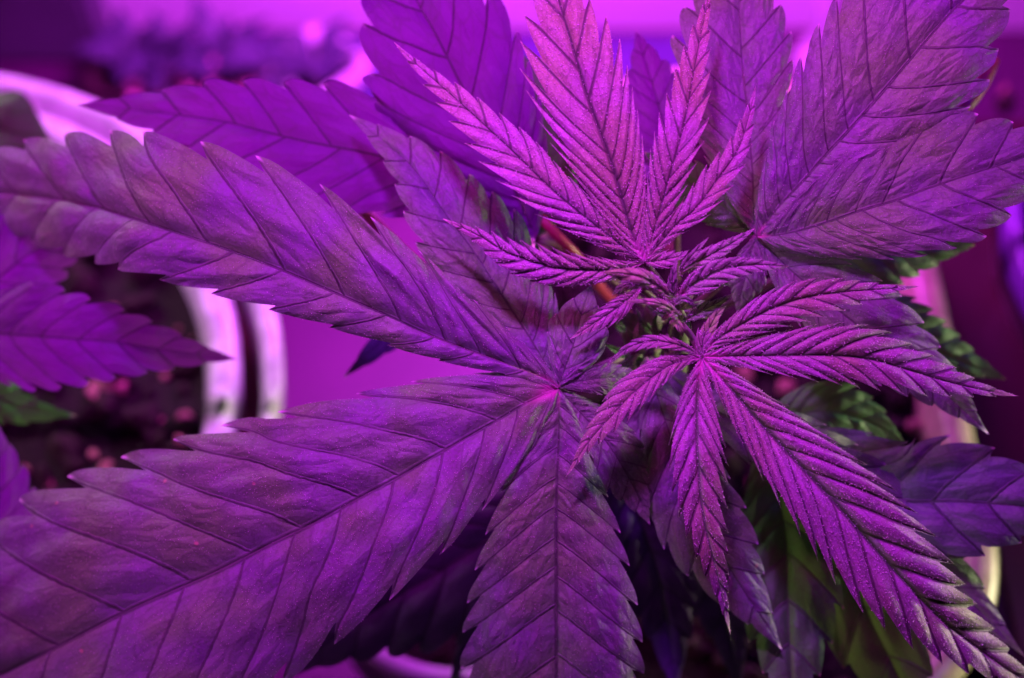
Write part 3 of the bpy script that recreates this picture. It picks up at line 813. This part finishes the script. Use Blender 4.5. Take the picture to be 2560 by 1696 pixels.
# ---- side stems and stalks that show between the leaves
def stalk(pts, r0, r1, mat, label=None):
    C, _ = catmull([P(*p) for p in pts], 26)
    v, f = tube_data(C, r0, r1, 10, rfun=lambda k: 1 + .06 * math.sin(k * 23))
    o = mesh_obj('stalk', v, f, mat, plant)
    if label: o['label'] = label
stalk([(1300, 480, 5.4), (1365, 560, 5.0), (1440, 640, 5.6), (1500, 720, 8.0), (1560, 780, 11)], .0014, .0018, M_STALK, 'red leaf stalk in the gap left of the shoot')
stalk([(2480, 150, 6.0), (2440, 230, 5.6), (2390, 290, 5.4), (2260, 420, 7), (2120, 540, 10)], .0022, .0022, M_STALK, 'dark red stalk between the two right leaflets')
stalk([(1640, 760, 3.6), (1625, 850, 4.2), (1650, 960, 5.4), (1690, 1000, 7.5)], .0026, .0024, M_STEM, 'pale side stem under the shoot tip')
stalk([(1560, 820, 5.0), (1600, 900, 5.4), (1650, 960, 6.4), (1690, 1000, 7.8)], .0016, .0018, M_STEM)
stalk([(900, 520, 7.5), (960, 580, 7.2), (1100, 700, 7.5), (1400, 860, 9)], .0016, .002, M_STALK)

# ================================================================== NEIGHBOURS
left_plant = empty('cannabis_plant', (lcx, lcy, ZS - .014))
tag(left_plant, 'neighbouring cannabis plant at the left edge with soft violet leaves over the pot of soil', 'plant')
add_leaf((-170, 800, 7.0), [(-240, 850, 9), (-260, 950, 14)], [
    dict(p=[(-168, 800), (-60, 820), (0, 833), (153, 845), (287, 856), (421, 875), (591, 898)], d=[6.8, 5.4, 5.4, 6.2], l=126, r=132, n=11, s='lower', peak=.40, tl=5, tr=-5),
    dict(p=[(-168, 796), (-60, 740), (65, 640), (150, 590), (260, 540)], d=[7.0, 6.4, 7.0], l=120, r=125, n=10, s='lower'),
    dict(p=[(-168, 806), (-80, 930), (20, 1010), (100, 1030), (190, 1040)], d=[7.4, 8.0, 8.6], l=60, r=60, n=8, s='shade'),
], plant_=left_plant, r0=.0018, label='soft violet leaf pointing right across the soil')
add_leaf((-140, 1520, 7.0), [(-220, 1300, 10), (-260, 1100, 14)], [
    dict(p=[(-138, 1516), (-60, 1420), (-10, 1290), (0, 1180), (-6, 1060)], d=[6.8, 6.2, 6.6], l=100, r=112, n=9, s='lower', peak=.5),
], plant_=left_plant, r0=.0018, label='dim violet leaf standing at the lower left edge')
add_leaf((-120, 320, 16.0), [(-200, 500, 18), (-260, 700, 20)], [
    dict(p=[(-118, 320), (-60, 322), (0, 330), (60, 340), (130, 350)], d=[16, 15, 15], l=110, r=100, n=5, s='shade', D=.05, peak=.7),
], plant_=left_plant, r0=.0018, label='dark blurred leaf over the back rim')
lst = [np.array([lcx - .03, lcy, ZS - .014 + k * .02]) for k in range(7)]
v, f = tube_data(catmull(lst, 16)[0], .004, .003, 10)
mesh_obj('stem', v, f, M_STEM, left_plant)

# right neighbour: dark pot with a glossy violet rim
rp2 = PZ(2500, 700, -.17)
right_pot = empty('plant_pot', (float(rp2[0]) + .10, float(rp2[1]) - .01, ZB))
tag(right_pot, 'dark pot at the right edge with a shiny purple rim', 'plant pot')
rx, ry, rr_ = float(rp2[0]) + .115, float(rp2[1]) + .02, .10
v, f, _ = pot('rim', rx, ry, rr_, rr_, rr_, -.17, ZB, [(a * .6, b * .6, 0) for a, b in RIM], None)
mesh_obj('rim', v, f, M_VIO, right_pot)
v, f, _ = pot('body', rx, ry, rr_, rr_, rr_, -.17, ZB, [(.0078, .018, 0), (.005, .06, 0), (.0, .165, 0)], None)
f.append(tuple(2 * 96 + j for j in range(96)))
mesh_obj('body', v, f, M_DARKPOT, right_pot)
soil_patch(right_pot, float(rp2[0]) + .115, float(rp2[1]) + .02, .098, .098, .098, -.18, 0, 100, 30, 8)

bx = box('shade_box', M_BOX, .178, .42, -.12, .26, ZB, -.215, b=.006)  # dark box added where only shade lies beside the pot
tag(bx, 'dark maroon box standing in for the shade beside the white pot at the right', 'shade box')
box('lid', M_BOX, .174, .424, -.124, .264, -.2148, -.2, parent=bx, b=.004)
M_SEED = simple('seedling_leaf', (.06, .05, .10), .5, .3, 60, .4)
M_PLANTER = simple('violet_board', (.10, .04, .22), .5, .3, 20, .4)
pb = box('planter_box', M_PLANTER, XC + .02, .16, YW - .075, YW - .012, ZB, ZB + .008, b=.002)
tag(pb, 'long dark violet planter box standing along the foot of the bright wall', 'planter box')
box('lip', M_PLANTER, XC + .016, .164, YW - .080, YW - .0755, ZB + .004, ZB + .010, parent=pb, b=.001)
# row of seedling pots in front of the wall
def seedling(x, y, s, col, label, k):
    root = empty('seedling_pot', (x, y, ZB))
    tag(root, label, 'seedling pot', 'seedling pots in front of the wall')
    v, f, _ = pot('body', x, y, s, s, s * .35, ZB + s * 1.5, ZB, [(-.003, .006, 0), (-.002, 0, 0), (.003, 0, 0), (.004, .006, 0), (.001, .009, 0), (0, s * 1.5, 0)], None, .2 * k)
    mesh_obj('body', v, f, col, root)
    vs, fs = [], []
    rr = random.Random(k)
    for i in range(7):
        a = i * 2.4 + k; l = s * rr.uniform(1.0, 1.7)
        c = np.array([x, y, ZB + s * 1.3]); e = c + np.array([math.cos(a) * l, math.sin(a) * l, s * rr.uniform(.4, 1.3)])
        m = (c + e) / 2 + np.array([0, 0, s * .3]); w_ = np.array([-math.sin(a), math.cos(a), 0]) * s * .35
        b = len(vs); vs += [c, m + w_, e, m - w_, m + np.array([0, 0, .003])]
        fs += [(b, b + 1, b + 4), (b + 1, b + 2, b + 4), (b + 2, b + 3, b + 4), (b + 3, b, b + 4)]
    mesh_obj('foliage', vs, fs, M_SEED, root)
M_PINKPOT = simple('pink_plastic', (.75, .25, .45), .4, .5, 30, .1)
for k, (px, col, lab) in enumerate(((330, M_DARKPOT, 'leftmost dark seedling pot against the wall'), (430, M_PINKPOT, 'pink seedling pot left in the row by the wall'),
        (550, M_PINKPOT, 'pink seedling pot second in the row by the wall'), (680, M_DARKPOT, 'dark seedling pot between the pink and white ones'), (790, M_TRAY, 'white seedling pot in the row by the wall'))):
    c = PZ(px, 165 + (k % 2) * 25, ZB + .03)
    seedling(float(c[0]), float(c[1]), .022, col, lab, k)
c = PZ(900, 260, ZB + .03)
tr_ = box('tray', M_TRAY, float(c[0]) - .05, float(c[0]) + .08, float(c[1]) - .03, float(c[1]) + .02, ZB, ZB + .012, b=.003)
tag(tr_, 'pale tray on the bench glowing pink behind the violet leaves', 'tray')

# added white post standing in for light on the wall
pole = empty('wall_glow_standin', (float(PZ(2035, 60, ZB)[0]), YW - .03, ZB))
tag(pole, 'blurred pale post standing in for light on the wall between the two right leaves', 'light stand-in')
C_, _ = catmull([np.array([pole.location.x, YW - .03, ZB + .02 * k]) for k in range(20)], 30)
v, f = tube_data(C_, .0085, .0085, 20)
mesh_obj('tube', v, f, M_PLASTIC, pole)
v, f = tube_data([np.array([pole.location.x, YW - .03, z]) for z in (ZB, ZB + .004, ZB + .010, ZB + .014)], .019, .013, 20)
mesh_obj('foot', v, f, M_PLASTIC, pole)

# small white pot of soil at the bottom, mostly under the leaves
a_, b_ = PZ(935, 1640, -.20), PZ(1110, 1700, -.20)
m_ = (a_ + b_) / 2
nx, ny = -(b_ - a_)[1], (b_ - a_)[0]
q_ = math.hypot(nx, ny)
h_ = math.sqrt(.055 ** 2 - (q_ / 2) ** 2)
scx, scy = float(m_[0] + nx / q_ * h_), float(m_[1] + ny / q_ * h_)
small_pot = empty('plant_pot', (scx, scy, ZB))
tag(small_pot, 'small greyish white pot of dark soil at the bottom edge, mostly hidden by leaves', 'plant pot')
v, f, _ = pot('rim', scx, scy, .051, .051, .051, -.20, ZB, [(a * .5, b * .6, 0) for a, b in RIM], None)
mesh_obj('rim', v, f, M_GREYPOT, small_pot)
v, f, _ = pot('body', scx, scy, .051, .051, .051, -.20, ZB, [(.0064, .018, 0), (.005, .05, 0), (.0, .135, 0)], None)
f.append(tuple(2 * 96 + j for j in range(96)))
mesh_obj('body', v, f, M_GREYPOT, small_pot)
soil_patch(small_pot, scx, scy, .049, .049, .049, -.209, 0, 60, 12, 11)
